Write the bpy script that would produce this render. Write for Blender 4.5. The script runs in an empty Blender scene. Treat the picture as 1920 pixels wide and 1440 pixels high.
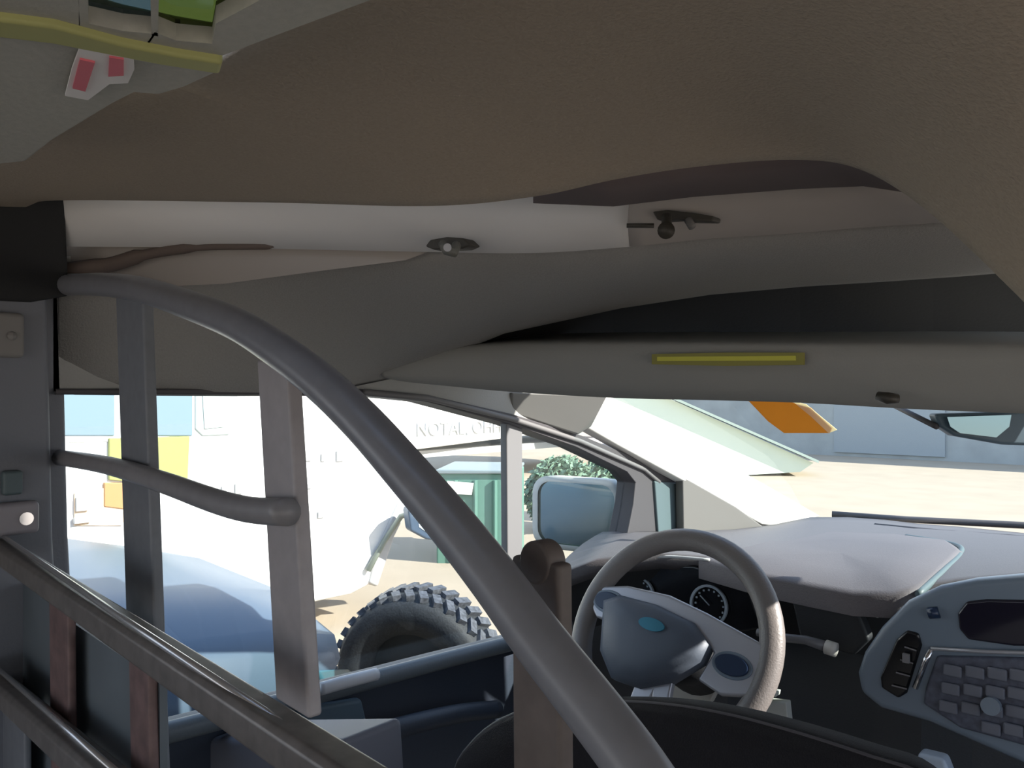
import bpy, bmesh, math, random
from mathutils import Vector, Matrix
random.seed(4)
S = bpy.context.scene
COL = S.collection
# ------------------------------------------------------------------ camera, sky, sun, exposure
CAM = Vector((0.36, 0.0, 1.58)); YAW = math.radians(42); F = 1500.0; HZ = 740.0
cd = bpy.data.cameras.new('camera'); cam = bpy.data.objects.new('camera', cd); COL.objects.link(cam)
cd.sensor_fit = 'HORIZONTAL'; cd.sensor_width = 36; cd.lens = 36 * F / 1920; cd.clip_start = 0.02; cd.clip_end = 300
cd.shift_y = (720 - HZ) / 1920 * -1.0
cam.location = CAM; cam.rotation_euler = (math.radians(90), 0, YAW)
S.camera = cam
S.view_settings.view_transform = 'Standard'; S.view_settings.look = 'None'
S.view_settings.gamma = 1.0; S.view_settings.use_curve_mapping = False
S.view_settings.exposure = 0.0
w = bpy.data.worlds.new('sky'); S.world = w; w.use_nodes = True
nt = w.node_tree; bg = nt.nodes['Background']
tc = nt.nodes.new('ShaderNodeTexCoord'); sp = nt.nodes.new('ShaderNodeSeparateXYZ'); cr = nt.nodes.new('ShaderNodeValToRGB')
nt.links.new(tc.outputs['Generated'], sp.inputs[0]); nt.links.new(sp.outputs['Z'], cr.inputs[0]); nt.links.new(cr.outputs[0], bg.inputs[0])
cr.color_ramp.elements[0].position = 0.0; cr.color_ramp.elements[0].color = (0.85, 0.9, 0.95, 1)
cr.color_ramp.elements[1].position = 0.7; cr.color_ramp.elements[1].color = (0.42, 0.6, 0.95, 1)
bg.inputs[1].default_value = 1.7
SUN = Vector((0.72, 0.28, 0.50)).normalized()
sl = bpy.data.lights.new('sun', 'SUN'); so = bpy.data.objects.new('sun', sl); COL.objects.link(so)
sl.energy = 12.0; sl.angle = math.radians(0.6); sl.color = (1.0, 0.95, 0.87)
so.location = (6, 5, 12); so.rotation_euler = SUN.to_track_quat('Z', 'Y').to_euler()

cy, sy = math.cos(YAW), math.sin(YAW)
def ray(px):
    u = (px - 960) / F
    return (-sy + u * cy, cy + u * sy)
def A(px, py, d=None, x=None, y=None, z=None, c=None):
    a, b = ray(px); e = (HZ - py) / F
    if x is not None: d = (x - CAM.x) / a
    elif y is not None: d = (y - CAM.y) / b
    elif z is not None: d = (z - CAM.z) / e
    elif c is not None: d = c / (b + .1 * a)
    return Vector((CAM.x + a * d, CAM.y + b * d, CAM.z + e * d))
WX = -0.80      # inner face of the left side

# ------------------------------------------------------------------ materials
MATS = {}
def mat(name, col, rough=.6, metal=0, bump=0, scale=60, var=0, spec=.5, trans=0):
    if name in MATS: return MATS[name]
    m = bpy.data.materials.new(name); m.use_nodes = True; n = m.node_tree; b = n.nodes['Principled BSDF']
    b.inputs['Base Color'].default_value = (*col, 1); b.inputs['Roughness'].default_value = rough
    b.inputs['Metallic'].default_value = metal; b.inputs['Specular IOR Level'].default_value = spec
    tcn = n.nodes.new('ShaderNodeTexCoord'); nz = n.nodes.new('ShaderNodeTexNoise'); nz.inputs['Scale'].default_value = scale; nz.inputs['Detail'].default_value = 4
    n.links.new(tcn.outputs['Object'], nz.inputs['Vector'])
    if var:
        r = n.nodes.new('ShaderNodeValToRGB')
        r.color_ramp.elements[0].position = .3; r.color_ramp.elements[1].position = .7
        r.color_ramp.elements[0].color = (*[c * (1 - var) for c in col], 1); r.color_ramp.elements[1].color = (*[min(1, c * (1 + var)) for c in col], 1)
        n.links.new(nz.outputs['Fac'], r.inputs[0]); n.links.new(r.outputs[0], b.inputs['Base Color'])
    if bump:
        bp = n.nodes.new('ShaderNodeBump'); bp.inputs['Strength'].default_value = bump; bp.inputs['Distance'].default_value = .002
        n.links.new(nz.outputs['Fac'], bp.inputs['Height']); n.links.new(bp.outputs[0], b.inputs['Normal'])
    if trans: b.inputs['Transmission Weight'].default_value = trans
    MATS[name] = m; return m
def glass(name, tint, refl=.06):
    m = bpy.data.materials.new(name); m.use_nodes = True; n = m.node_tree
    for x in list(n.nodes): n.nodes.remove(x)
    o = n.nodes.new('ShaderNodeOutputMaterial'); t = n.nodes.new('ShaderNodeBsdfTransparent'); g = n.nodes.new('ShaderNodeBsdfGlossy'); mx = n.nodes.new('ShaderNodeMixShader')
    t.inputs[0].default_value = (*tint, 1); g.inputs['Roughness'].default_value = .02
    mx.inputs[0].default_value = refl
    n.links.new(t.outputs[0], mx.inputs[1]); n.links.new(g.outputs[0], mx.inputs[2]); n.links.new(mx.outputs[0], o.inputs[0])
    MATS[name] = m; return m
def lucent(name, col, f=.5):
    m = bpy.data.materials.new(name); m.use_nodes = True; n = m.node_tree
    for x in list(n.nodes): n.nodes.remove(x)
    o = n.nodes.new('ShaderNodeOutputMaterial'); t = n.nodes.new('ShaderNodeBsdfTranslucent'); g = n.nodes.new('ShaderNodeBsdfDiffuse'); mx = n.nodes.new('ShaderNodeMixShader')
    t.inputs[0].default_value = (*col, 1); g.inputs[0].default_value = (*col, 1); mx.inputs[0].default_value = 1 - f
    n.links.new(t.outputs[0], mx.inputs[1]); n.links.new(g.outputs[0], mx.inputs[2]); n.links.new(mx.outputs[0], o.inputs[0])
    MATS[name] = m; return m
M_ceil = mat('headliner_fabric', (.38, .315, .24), .95, bump=.5, scale=400, var=.06)
M_ceilf = mat('front_headliner_fabric', (.30, .295, .28), .95, bump=.4, scale=400, var=.05)
M_band = mat('pale_painted_metal', (.66, .655, .64), .55, bump=.05, scale=40)
M_beige = mat('beige_trim', (.42, .385, .35), .8)
M_shade = mat('black_shade_plastic', (.018, .019, .02), .8, bump=.2, scale=200)  # near-black colour holding the shade of shelf hollow and pillar top
M_lip = mat('grey_visor_vinyl', (.33, .33, .305), .75, bump=.2, scale=300)
M_wall = mat('grey_wall_plastic', (.38, .38, .36), .7, bump=.2, scale=250)
M_bpil = mat('dark_pillar_plastic', (.20, .21, .24), .6, bump=.2, scale=250)
M_door = mat('navy_door_plastic', (.035, .045, .065), .5, bump=.2, scale=200)
M_seal = mat('rubber_seal', (.07, .065, .07), .6)
M_tealt = mat('dark_teal_trim', (.10, .14, .15), .5)
M_apil = mat('pale_pillar_trim', (.62, .60, .56), .7, bump=.1, scale=200)
M_tube = mat('grey_enamel_steel', (.25, .245, .255), .38, bump=.05, scale=50, var=.08)
M_rail = mat('brushed_steel_rail', (.30, .28, .26), .32, metal=.6, bump=.1, scale=90, var=.15)
M_seat = mat('black_seat_fabric', (.018, .017, .02), .9, bump=.8, scale=500, spec=.2)
M_dash = mat('grey_dash_plastic', (.13, .12, .127), .6, bump=.3, scale=350, var=.06)
M_dashd = mat('black_dash_plastic', (.02, .022, .026), .55, bump=.2, scale=300)
M_cons = mat('blue_grey_console_plastic', (.20, .25, .31), .35, bump=.05, scale=200)
M_silver = mat('silver_spoke_plastic', (.50, .50, .54), .35, metal=.4)
M_hub = mat('slate_airbag_plastic', (.10, .12, .155), .5, bump=.1, scale=250)
M_leather = mat('dark_grey_leather', (.20, .18, .172), .42, bump=.3, scale=300)
M_navy = mat('navy_button_plastic', (.02, .04, .09), .3)
M_black = mat('gloss_black', (.012, .012, .014), .15)
M_screen = mat('dark_screen', (.02, .018, .03), .08)
M_badge = mat('teal_badge', (.05, .22, .30), .25, metal=.3)
M_white = mat('white_vehicle_paint', (.82, .82, .82), .35)
M_greyp = mat('mid_grey_plastic', (.45, .45, .46), .5)
M_bluecar = mat('blue_grey_car_paint', (.085, .12, .175), .38)
M_carglass = mat('blue_tinted_car_window', (.17, .25, .31), .15)
M_tyre = mat('black_tyre_rubber', (.02, .023, .028), .7, bump=.6, scale=120, var=.4)
M_ground = mat('sunlit_beige_asphalt', (.41, .335, .255), .95, bump=.3, scale=1.5, var=.06)
M_green = mat('teal_green_paint', (.12, .25, .205), .5)
M_leaf = mat('pale_green_foliage', (.17, .27, .19), .9, bump=1, scale=30, var=.5)
M_build = mat('slate_blue_wall', (.35, .38, .39), .8, var=.1, scale=2)
M_pale = mat('pale_green_metal', (.70, .78, .66), .6)
M_yel = mat('yellow_green_paint', (.30, .33, .09), .6)
M_orange = mat('orange_paint', (.42, .22, .08), .6)
M_strip = mat('olive_yellow_trim', (.42, .42, .16), .6)
M_panel = mat('olive_grey_roof_plastic', (.44, .43, .37), .75, bump=.3, scale=200, var=.05)
M_red = mat('red_sticker_ink', (.75, .16, .20), .5)
M_paper = mat('white_sticker_paper', (.85, .82, .78), .6)
M_yst = mat('yellow_warning_sticker', (.62, .60, .06), .5)
M_dark = mat('dark_brown_metal', (.05, .045, .035), .5)
M_chrome = mat('chrome', (.8, .8, .82), .15, metal=1)
M_ink = mat('faint_grey_lettering', (.62, .62, .62), .6)
M_floor = mat('van_floor_mat', (.06, .06, .06), .9, bump=.3)
M_glass = glass('clear_window_glass', (.93, .96, .95), .05)
M_wglass = glass('windshield_glass', (.86, .93, .92), .06)
M_rglass = glass('tinted_roof_glass', (.22, .27, .26), .08)
M_osticker = lucent('orange_windshield_sticker', (.62, .33, .07), .6)
M_wsticker = lucent('cream_sticker_edge', (.95, .85, .6), .6)
M_sky_mirror = mat('mirror_glass', (.45, .68, .72), .1, metal=.25)  # pale blue is the sky's reflection put into the glass colour
M_green_mirror = mat('green_reflection_glass', (.55, .66, .60), .12, metal=1)  # green tint puts the reflected greenery into the glass colour

# ------------------------------------------------------------------ mesh helpers
class MB:
    def __init__(s): s.v = []; s.f = []
    def prism(s, poly, off):
        off = Vector(off); n = len(poly); b = len(s.v)
        s.v += [Vector(p) for p in poly] + [Vector(p) + off for p in poly]
        s.f.append(tuple(b + i for i in range(n))[::-1]); s.f.append(tuple(b + n + i for i in range(n)))
        for i in range(n):
            j = (i + 1) % n; s.f.append((b + i, b + j, b + n + j, b + n + i))
        return s
    def grid(s, rows, closed=False):
        b = len(s.v); nr, nc = len(rows), len(rows[0])
        for r in rows: s.v += [Vector(p) for p in r]
        for i in range(nr - 1):
            for j in range(nc if closed else nc - 1):
                k = (j + 1) % nc
                s.f.append((b + i * nc + j, b + i * nc + k, b + (i + 1) * nc + k, b + (i + 1) * nc + j))
        return s
    def tube(s, pts, rad, n=14, sq=None, up=(0, 0, 1)):
        pts = [Vector(p) for p in pts]
        if not isinstance(rad, (list, tuple)): rad = [rad] * len(pts)
        rows = []; prev = None
        for i, p in enumerate(pts):
            t = (pts[min(i + 1, len(pts) - 1)] - pts[max(i - 1, 0)]).normalized()
            if prev is None:
                h = Vector(up)
                if abs(h.dot(t)) > .95: h = Vector((1, 0, 0))
                a = (h - t * h.dot(t)).normalized()
            else: a = (prev - t * prev.dot(t)).normalized()
            prev = a; bb = t.cross(a)
            if sq:   # flat bar: half sizes (along a, along bb)
                r = []
                for k in range(16):
                    an = 2 * math.pi * (k + .5) / 16; ca, sa = math.cos(an), math.sin(an)
                    m = max(abs(ca), abs(sa)); q = 1 / m if m > .83 else 1 / .83
                    r.append(p + a * sq[0] * ca * min(q, 1.2) + bb * sq[1] * sa * min(q, 1.2))
            else: r = [p + (a * math.cos(2 * math.pi * k / n) + bb * math.sin(2 * math.pi * k / n)) * rad[i] for k in range(n)]
            rows.append(r)
        b = len(s.v); s.grid(rows, True); nc = len(rows[0])
        s.f.append(tuple(b + k for k in range(nc))[::-1]); s.f.append(tuple(b + (len(rows) - 1) * nc + k for k in range(nc)))
        return s
    def box(s, c, size, R=None):
        c = Vector(c); x, y, z = [q / 2 for q in size]; R = R or Matrix.Identity(3)
        poly = [c + R @ Vector(p) for p in ((-x, -y, -z), (x, -y, -z), (x, y, -z), (-x, y, -z))]
        return s.prism(poly, R @ Vector((0, 0, 2 * z)))
    def disc(s, c, nrm, r, th, n=40, rin=0):
        c = Vector(c); q = Vector(nrm).normalized().to_track_quat('Z', 'Y').to_matrix()
        P = lambda rr, zz: [c + q @ Vector((rr * math.cos(2 * math.pi * k / n), rr * math.sin(2 * math.pi * k / n), zz)) for k in range(n)]
        if rin: s.grid([P(rin, 0), P(r, 0), P(r, th), P(rin, th), P(rin, 0)], True)
        else: s.prism(P(r, 0), q @ Vector((0, 0, th)))
        return s
def build(name, mb, m, parent=None, smooth=False, bevel=0, solid=0, sub=0, **props):
    me = bpy.data.meshes.new(name); off = Vector((0, 0, 0))
    if parent is not None:
        r = parent
        while r.parent: r = r.parent
        if r.type == 'EMPTY': off = r.location
    me.from_pydata([tuple(v - off) for v in mb.v], [], mb.f); me.validate(); me.materials.append(m)
    bm = bmesh.new(); bm.from_mesh(me)
    bmesh.ops.remove_doubles(bm, verts=bm.verts, dist=1e-6)
    bmesh.ops.recalc_face_normals(bm, faces=bm.faces); bm.to_mesh(me); bm.free()
    o = bpy.data.objects.new(name, me); COL.objects.link(o); o.parent = parent
    if solid:
        q = o.modifiers.new('s', 'SOLIDIFY'); q.thickness = solid; q.offset = 0
    if bevel:
        q = o.modifiers.new('b', 'BEVEL'); q.width = bevel; q.segments = 3; q.limit_method = 'ANGLE'; q.angle_limit = math.radians(35); q.harden_normals = False
    if sub:
        q = o.modifiers.new('u', 'SUBSURF'); q.levels = sub; q.render_levels = sub
    if smooth or bevel:
        for p in me.polygons: p.use_smooth = True
        if not smooth:
            q = o.modifiers.new('w', 'WEIGHTED_NORMAL'); q.keep_sharp = True
    for k, v in props.items(): o[k] = v
    return o
def struct(name, mb, m, parent=None, **k):
    lab = k.pop('label', None)
    o = build(name, mb, m, parent, **k)
    if parent is None: o['kind'] = 'structure'
    if lab: o['label'] = lab
    return o
def thing(name, label, cat, loc, group=None, kind=None):
    o = bpy.data.objects.new(name, None); COL.objects.link(o); o.location = loc; o.empty_display_size = .05
    o['label'] = label
    if kind: o['kind'] = kind
    else: o['category'] = cat
    if group: o['group'] = group
    return o
def tag(o, label, cat, group=None):
    o['label'] = label; o['category'] = cat
    if group: o['group'] = group
    return o
def spline(pts, n):
    pts = [Vector(p) for p in pts]; out = []
    for i in range(len(pts) - 1):
        p0 = pts[max(i - 1, 0)]; p1 = pts[i]; p2 = pts[i + 1]; p3 = pts[min(i + 2, len(pts) - 1)]
        for k in range(n):
            t = k / n
            out.append(.5 * ((2 * p1) + (p2 - p0) * t + (2 * p0 - 5 * p1 + 4 * p2 - p3) * t * t + (3 * p1 - p0 - 3 * p2 + p3) * t ** 3))
    out.append(pts[-1]); return out

# ================================================================== THE SETTING: VAN SHELL
# rear ceiling with its curved front edge
edge = spline([A(-60, 398, d=1.06), A(40, 385, d=1.0), A(105, 371, d=.95), A(500, 374, d=.80), A(800, 380, d=.72), A(1000, 362, d=.68), A(1150, 330, d=.65), A(1300, 306, d=.62), A(1480, 292, d=.60), A(1610, 308, d=.58),
               A(1740, 385, d=.55), A(1920, 552, d=.50), A(2060, 700, d=.48), A(2200, 760, d=.46)], 8)
rows = []
def rt(p, s_):   # the sheet leads back from its edge and rises to the roof
    H = 1.79
    return Vector((p.x, p.y - s_, p.z + (H - p.z) * (1 - math.exp(-s_ * 6.0))))
for off, dz in ((-.022, .030), (-.012, .008), (0, 0)):
    rows.append([Vector((p.x, p.y - off - .0, p.z + dz)) for p in edge])
for s_ in (.012, .03, .06, .1, .15, .2, .26, .34, .45, .7, 1.1, 1.8, 2.6): rows.append([rt(p, s_) for p in edge])
rows = [[Vector((-1.0, r[0].y, r[0].z)) ] + r + [Vector((.95, r[-1].y, r[-1].z))] for r in rows]
m = MB().grid(rows)
ceil_o = struct('ceiling', m, M_ceil, smooth=True, solid=.006, label='brown fabric rear ceiling lining with a curved front edge')
bm = bmesh.new(); bm.from_mesh(ceil_o.data)
for co, no in (((0, .24, 0), (0, 1, 0)), ((.06, 0, 0), (1, 0, 0)), ((0, .03, 0), (0, 1, 0)), ((-.145, 0, 0), (1, 0, 0))):
    bmesh.ops.bisect_plane(bm, geom=bm.verts[:] + bm.edges[:] + bm.faces[:], plane_co=co, plane_no=no)
hole = [f for f in bm.faces if .03 < f.calc_center_median().y < .24 and -.145 < f.calc_center_median().x < .06]
bmesh.ops.delete(bm, geom=hole, context='FACES'); bm.to_mesh(ceil_o.data); bm.free()
# outer roof above everything, with the roof-window hole left open
RZ = 1.90
m = MB()
def quad(x0, x1, y0, y1, z, t=.02): return m.prism([(x0, y0, z), (x1, y0, z), (x1, y1, z), (x0, y1, z)], (0, 0, t))
quad(-.9, .95, .36, 1.5, RZ); quad(-.9, .95, -2.6, -.55, RZ); quad(-.9, -.42, -.55, .36, RZ); quad(.10, .95, -.55, .36, RZ); quad(-.42, .10, -.55, 0, RZ)
struct('trim_1', m, M_white, label='white outer roof of the van')
# front headliner
m = MB()
cols = [110, 250, 400, 560, 720, 930, 1150, 1320, 1500, 1660, 1800, 1920, 2100]
top  = [535, 530, 524, 500, 480, 460, 452, 440, 428, 418, 410, 405, 400]
dt   = [1.05, 1.10, 1.12, 1.12, 1.10, 1.07, 1.04, 1.03, 1.02, 1.01, 1.0, .99, .97]
bot  = [735, 737, 738, 738, 706, 620, 572, 546, 530, 520, 510, 500, 490]
db   = [1.075, 1.14, 1.22, 1.33, 1.46, 1.38, 1.33, 1.29, 1.24, 1.19, 1.15, 1.12, 1.08]
R = []
for t in (0, .12, .25, .4, .55, .7, .85, 1):
    r = []
    for i, px in enumerate(cols):
        k = max(0, min(1, (px - 500) / 500)); py = top[i] + (bot[i] - top[i]) * t
        dd = dt[i] + (db[i] - dt[i]) * (t * (1 - k) + k * (t ** 2.2))
        r.append(A(px, py, d=dd))
    R.append(r)
last = R[-1]
R.append([p + Vector((0, .02, -.001)) for p in last]); R.append([p + Vector((0, .10, .03)) for p in last])
m.grid(R); struct('ceiling_front', m, M_ceilf, smooth=True, solid=.006, label='grey fabric front ceiling lining above the driver')
# recess between the rear ceiling edge and the front header
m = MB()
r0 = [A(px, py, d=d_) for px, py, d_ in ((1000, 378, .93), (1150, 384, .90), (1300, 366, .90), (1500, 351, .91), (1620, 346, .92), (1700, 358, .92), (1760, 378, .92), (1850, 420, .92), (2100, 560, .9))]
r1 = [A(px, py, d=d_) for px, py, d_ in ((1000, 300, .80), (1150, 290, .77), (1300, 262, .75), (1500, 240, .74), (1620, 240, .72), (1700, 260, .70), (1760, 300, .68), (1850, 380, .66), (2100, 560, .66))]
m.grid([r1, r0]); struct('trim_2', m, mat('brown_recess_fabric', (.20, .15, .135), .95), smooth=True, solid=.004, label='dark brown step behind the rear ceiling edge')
# white header band (roof crossmember) and beige continuation
def band(pts, dz=.0):
    return [A(px, py, d=d_) for px, py, d_ in pts]
top_b = spline(band([(95, 352, 1.03), (400, 350, 1.03), (800, 356, 1.02), (1000, 366, .99), (1180, 374, .965), (1320, 362, .955), (1500, 349, .95), (1620, 344, .95), (1720, 356, .95), (1800, 380, .95), (2100, 420, .93)]), 5)
bot_b = spline(band([(95, 460, 1.04), (400, 462, 1.06), (800, 470, 1.05), (1000, 472, 1.02), (1180, 460, 1.0), (1320, 446, 1.0), (1500, 434, 1.0), (1620, 424, 1.0), (1720, 418, .99), (1800, 415, .98), (2100, 422, .95)]), 5)
kb = 20
for nm, sl_, mm_, lb_ in (('trim_3', slice(0, kb + 1), M_band, 'pale white crossmember band spanning the roof'), ('trim_4', slice(kb, None), M_beige, 'beige header strip right of the white band')):
    ta, ba = top_b[sl_], bot_b[sl_]
    m = MB().grid([ta, [a.lerp(b, .5) + Vector((0, -.004, 0)) for a, b in zip(ta, ba)], ba, [b + Vector((0, .05, .012)) for b in ba]])
    struct(nm, m, mm_, smooth=True, solid=.004, label=lb_)
# beige filler panel at upper left with a shadow line painted as a dark tube
m = MB().prism([A(px, py, d=1.075) for px, py in ((100, 520), (100, 450), (300, 452), (460, 454), (640, 456), (830, 462), (760, 488), (600, 508), (420, 532), (330, 536), (220, 530))], (-.01, .015, .008))
struct('trim_5', m, M_beige, label='beige filler panel under the white band')
m = MB().tube(spline([A(100, 512, d=1.06), A(200, 498, d=1.06), A(270, 478, d=1.06), (A(370, 464, d=1.06)), A(520, 462, d=1.06)], 5), [.012] * 5 + [.010] * 5 + [.007] * 5 + [.0045] * 5 + [.002], n=8)
struct('trim_6', m, mat('brown_shadow_line', (.13, .10, .085), .8), smooth=True, label='dark brown painted shadow line curving below the white band')
# header shelf lip
lt = [(720, 698, 1.44), (760, 676, 1.43), (840, 658, 1.41), (960, 650, 1.375), (1150, 649, 1.29), (1320, 650, 1.225), (1500, 651, 1.165), (1700, 652, 1.10), (1920, 655, 1.03), (2150, 660, .96)]
lb = [(720, 706, 1.44), (760, 714, 1.43), (840, 722, 1.42), (960, 733, 1.40), (1150, 744, 1.33), (1320, 748, 1.27), (1500, 753, 1.21), (1700, 764, 1.14), (1920, 773, 1.07), (2150, 780, 1.0)]
T = spline(band(lt), 4); B = spline(band(lb), 4)
fw = [Vector((-.15 * 0, .42, .012))] * len(T)
m = MB().grid([[t + Vector((.0, .16, .03)) for t in T], [t + Vector((0, .012, .006)) for t in T], T, [t.lerp(b, .35) + Vector((0, -.006, 0)) for t, b in zip(T, B)], [t.lerp(b, .7) + Vector((0, -.004, 0)) for t, b in zip(T, B)], B, [b + Vector((0, .03, .002)) for b in B], [b + Vector((0, .30, .03)) for b in B]])
struct('trim_7', m, M_lip, smooth=True, solid=.004, label='grey header shelf lip above the windshield')
# interior of the overhead shelf, its shade painted in as black
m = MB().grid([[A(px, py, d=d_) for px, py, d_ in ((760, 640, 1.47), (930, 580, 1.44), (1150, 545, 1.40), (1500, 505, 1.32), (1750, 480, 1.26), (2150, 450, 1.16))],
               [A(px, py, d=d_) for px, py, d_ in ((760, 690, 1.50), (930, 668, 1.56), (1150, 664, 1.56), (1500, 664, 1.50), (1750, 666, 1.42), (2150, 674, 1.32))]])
struct('trim_8', m, M_shade, solid=.004, label='overhead shelf hollow with its shade painted black')
# left side: wall pieces around the door opening
W = lambda px, py, x=WX: A(px, py, x=x)
m = MB()
m.prism([W(100, 480), W(100, 733), W(680, 733), W(800, 742), W(960, 778), W(1085, 818), W(1130, 760), W(1150, 700), W(1150, 560), W(700, 480)], (-.05, 0, 0))
m.prism([W(1268, 890), W(1450, 985), W(1440, 1008), W(1268, 1004)], (-.05, 0, 0))
struct('wall_left', m, M_wall, label='grey plastic side wall above the driver door')
# B-pillar and rear side panel
m = MB()
pb = [W(105, 372), W(118, 520), W(124, 740), W(130, 1000), W(140, 1180), W(146, 1460), W(150, 1900)]
pb[-1] = Vector((WX, pb[-2].y, .4))
poly = [Vector((WX, -.05, 1.86))] + [Vector((WX, pb[0].y, 1.86))] + pb + [Vector((WX, -.05, .4))]
m.prism(poly, (-.09, 0, 0))
m.prism([Vector((WX + .035, p.y - .03, p.z)) for p in pb] + [Vector((WX + .035, p.y - .22, p.z)) for p in reversed(pb)], (-.036, 0, 0))
m.prism([(WX, -2.5, .4), (WX, -.05, .4), (WX, -.05, 1.05), (WX, -2.5, 1.05)], (-.06, 0, 0))
m.prism([(WX, -2.5, 1.72), (WX, -.05, 1.72), (WX, -.05, 1.9), (WX, -2.5, 1.9)], (-.06, 0, 0))
bp = struct('wall_left_pillar', m, M_bpil, bevel=.008, label='slate grey door pillar with rounded edges')
m = MB().prism([Vector((WX + .042, p.y - .005, p.z)) for p in (W(108, 376), W(112, 470), W(116, 560))] + [W(60, 566, WX + .042), W(-80, 560, WX + .042), W(-80, 376, WX + .042)], (-.01, 0, 0)); build('upper_shade', m, M_shade, bp, bevel=.004, label='black piece painted as shade on the pillar top')  # near-black piece drawn for the shade on the upper pillar
m = MB().box(A(4, 628, x=WX + .045), (.02, .045, .055)); m.box(A(20, 630, x=WX + .05), (.02, .012, .012))
build('belt_guide', m, mat('pale_grey_plastic', (.24, .23, .22), .5), bp, bevel=.006, label='pale seat belt guide on the pillar')
m = MB().box(A(25, 972, x=WX + .045), (.018, .055, .04)); build('latch_plate', m, mat('mauve_grey_metal', (.30, .28, .30), .45), bp, bevel=.006)
m = MB().box(A(22, 905, x=WX + .042), (.014, .022, .03)); build('bolt_cover', m, M_tealt, bp, bevel=.004)
m = MB().disc(A(48, 972, x=WX + .054), (1, 0, 0), .008, .004, 16); build('screw', m, M_chrome, bp)
# driver door: structure door_1
dr = bpy.data.objects.new('door_1', None); COL.objects.link(dr); dr.location = (WX, 1.0, .45); dr['kind'] = 'structure'; dr['label'] = 'left front door with framed side window'
inn = [(105, 740), (400, 740), (680, 741), (800, 753), (960, 796), (1080, 838), (1175, 884), (1192, 905), (1188, 945), (1176, 1005)]
out = [(105, 729), (400, 729), (680, 730), (800, 740), (960, 776), (1090, 816), (1235, 876), (1272, 902), (1278, 945), (1272, 1006)]
I = [W(*p, WX + .01) for p in inn]; O = [W(*p, WX + .01) for p in out]
m = MB()
rI = I; rO = O
m.grid([[p + Vector((-.06, 0, 0)) for p in rI], rI, rO, [p + Vector((-.06, 0, 0)) for p in rO], [p + Vector((-.06, 0, 0)) for p in rI]])
fr = build('window_frame', m, M_seal, dr, bevel=.003)
mid = [(a + b) / 2 + Vector((.004, 0, 0)) for a, b in zip(I, O)]
m = MB().tube(mid[2:8], .006, n=8); build('frame_ridge', m, mat('grey_frame_ridge', (.18, .175, .175), .5), fr, smooth=True)
m = MB().prism([W(1228, 902, WX + .018), W(1274, 906, WX + .018), W(1276, 1010, WX + .018), W(1236, 1012, WX + .018)], (-.03, 0, 0))
build('corner_trim', m, M_tealt, dr, bevel=.004)
m = MB().prism([W(950, 788, WX), W(980, 796, WX), W(980, 1060, WX), W(952, 1060, WX)], (-.02, 0, 0))
build('window_divider', m, mat('grey_divider', (.18, .18, .185), .5), dr, bevel=.003)
# door glass
m = MB().prism([p + Vector((-.035, 0, 0)) for p in I] + [W(1040, 1110, WX - .025), W(950, 1200, WX - .025), W(600, 1290, WX - .025), W(105, 1420, WX - .025)], (-.004, 0, 0))
build('window_pane', m, M_glass, dr)
# inner door panel with a sill
sill = [W(135, 1405), W(300, 1368), W(600, 1292), W(700, 1266), W(830, 1232), W(950, 1202), W(1050, 1172), W(1250, 1120)]
low = [Vector((WX, p.y, .42)) for p in sill]
m = MB().prism(sill + low[::-1], (-.05, 0, 0))
build('door_panel', m, M_door, dr, bevel=.01)
m = MB().tube([p + Vector((.018, 0, .0)) for p in sill], .016, n=12); build('door_sill', m, mat('slate_sill_vinyl', (.12, .14, .155), .45, bump=.2, scale=200), dr, smooth=True)
m = MB().tube(spline([W(640, 1400, WX + .05), W(720, 1372, WX + .07), W(850, 1340, WX + .07), W(930, 1330, WX + .05)], 5), .018, n=12); build('armrest', m, M_door, dr, smooth=True)
m = MB().tube(spline([W(600, 1292, WX + .04), W(650, 1278, WX + .045), W(705, 1264, WX + .04)], 5), .011, n=10); build('sill_highlight', m, mat('pale_highlight', (.6, .6, .62), .4), dr, smooth=True, label='pale highlight drawn on the door sill')  # pale tube drawn as the white highlight on the sill
m = MB().prism([W(560, 1330, WX + .02), W(680, 1310, WX + .02), W(700, 1400, WX + .02), W(570, 1420, WX + .02)], (-.02, 0, 0)); build('map_pocket', m, mat('steel_blue_plastic', (.10, .15, .19), .5), dr, bevel=.008)
# exterior mirror is fixed to the door
mc = A(1078, 965, x=WX - .20)
Rm = Matrix.Rotation(math.radians(8), 3, 'Z')
def rr(w_, h_, r_, n=6):
    o = []
    for cx, cz, a0 in ((w_ / 2 - r_, h_ / 2 - r_, 0), (-w_ / 2 + r_, h_ / 2 - r_, 90), (-w_ / 2 + r_, -h_ / 2 + r_, 180), (w_ / 2 - r_, -h_ / 2 + r_, 270)):
        for k in range(n + 1):
            a = math.radians(a0 + 90 * k / n); o.append((cx + r_ * math.cos(a), cz + r_ * math.sin(a)))
    return o
def rect3(c, w_, h_, r_, R_, yo=0): return [Vector(c) + R_ @ Vector((a, yo, b)) for a, b in rr(w_, h_, r_)]
m = MB().grid([rect3(mc, .245, .175, .04, Rm, 0), rect3(mc, .28, .205, .05, Rm, .0), rect3(mc, .275, .20, .05, Rm, .06), rect3(mc, .18, .12, .04, Rm, .12)], True)
m.f.append(tuple(range(len(m.v) - 28, len(m.v))))
mh = build('mirror_housing', m, mat('pale_mirror_housing', (.55, .56, .53), .5), dr, smooth=True)
m = MB().prism(rect3(mc, .25, .18, .04, Rm, .008), Rm @ Vector((0, .006, 0))); build('mirror_glass', m, M_green_mirror, mh)
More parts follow.
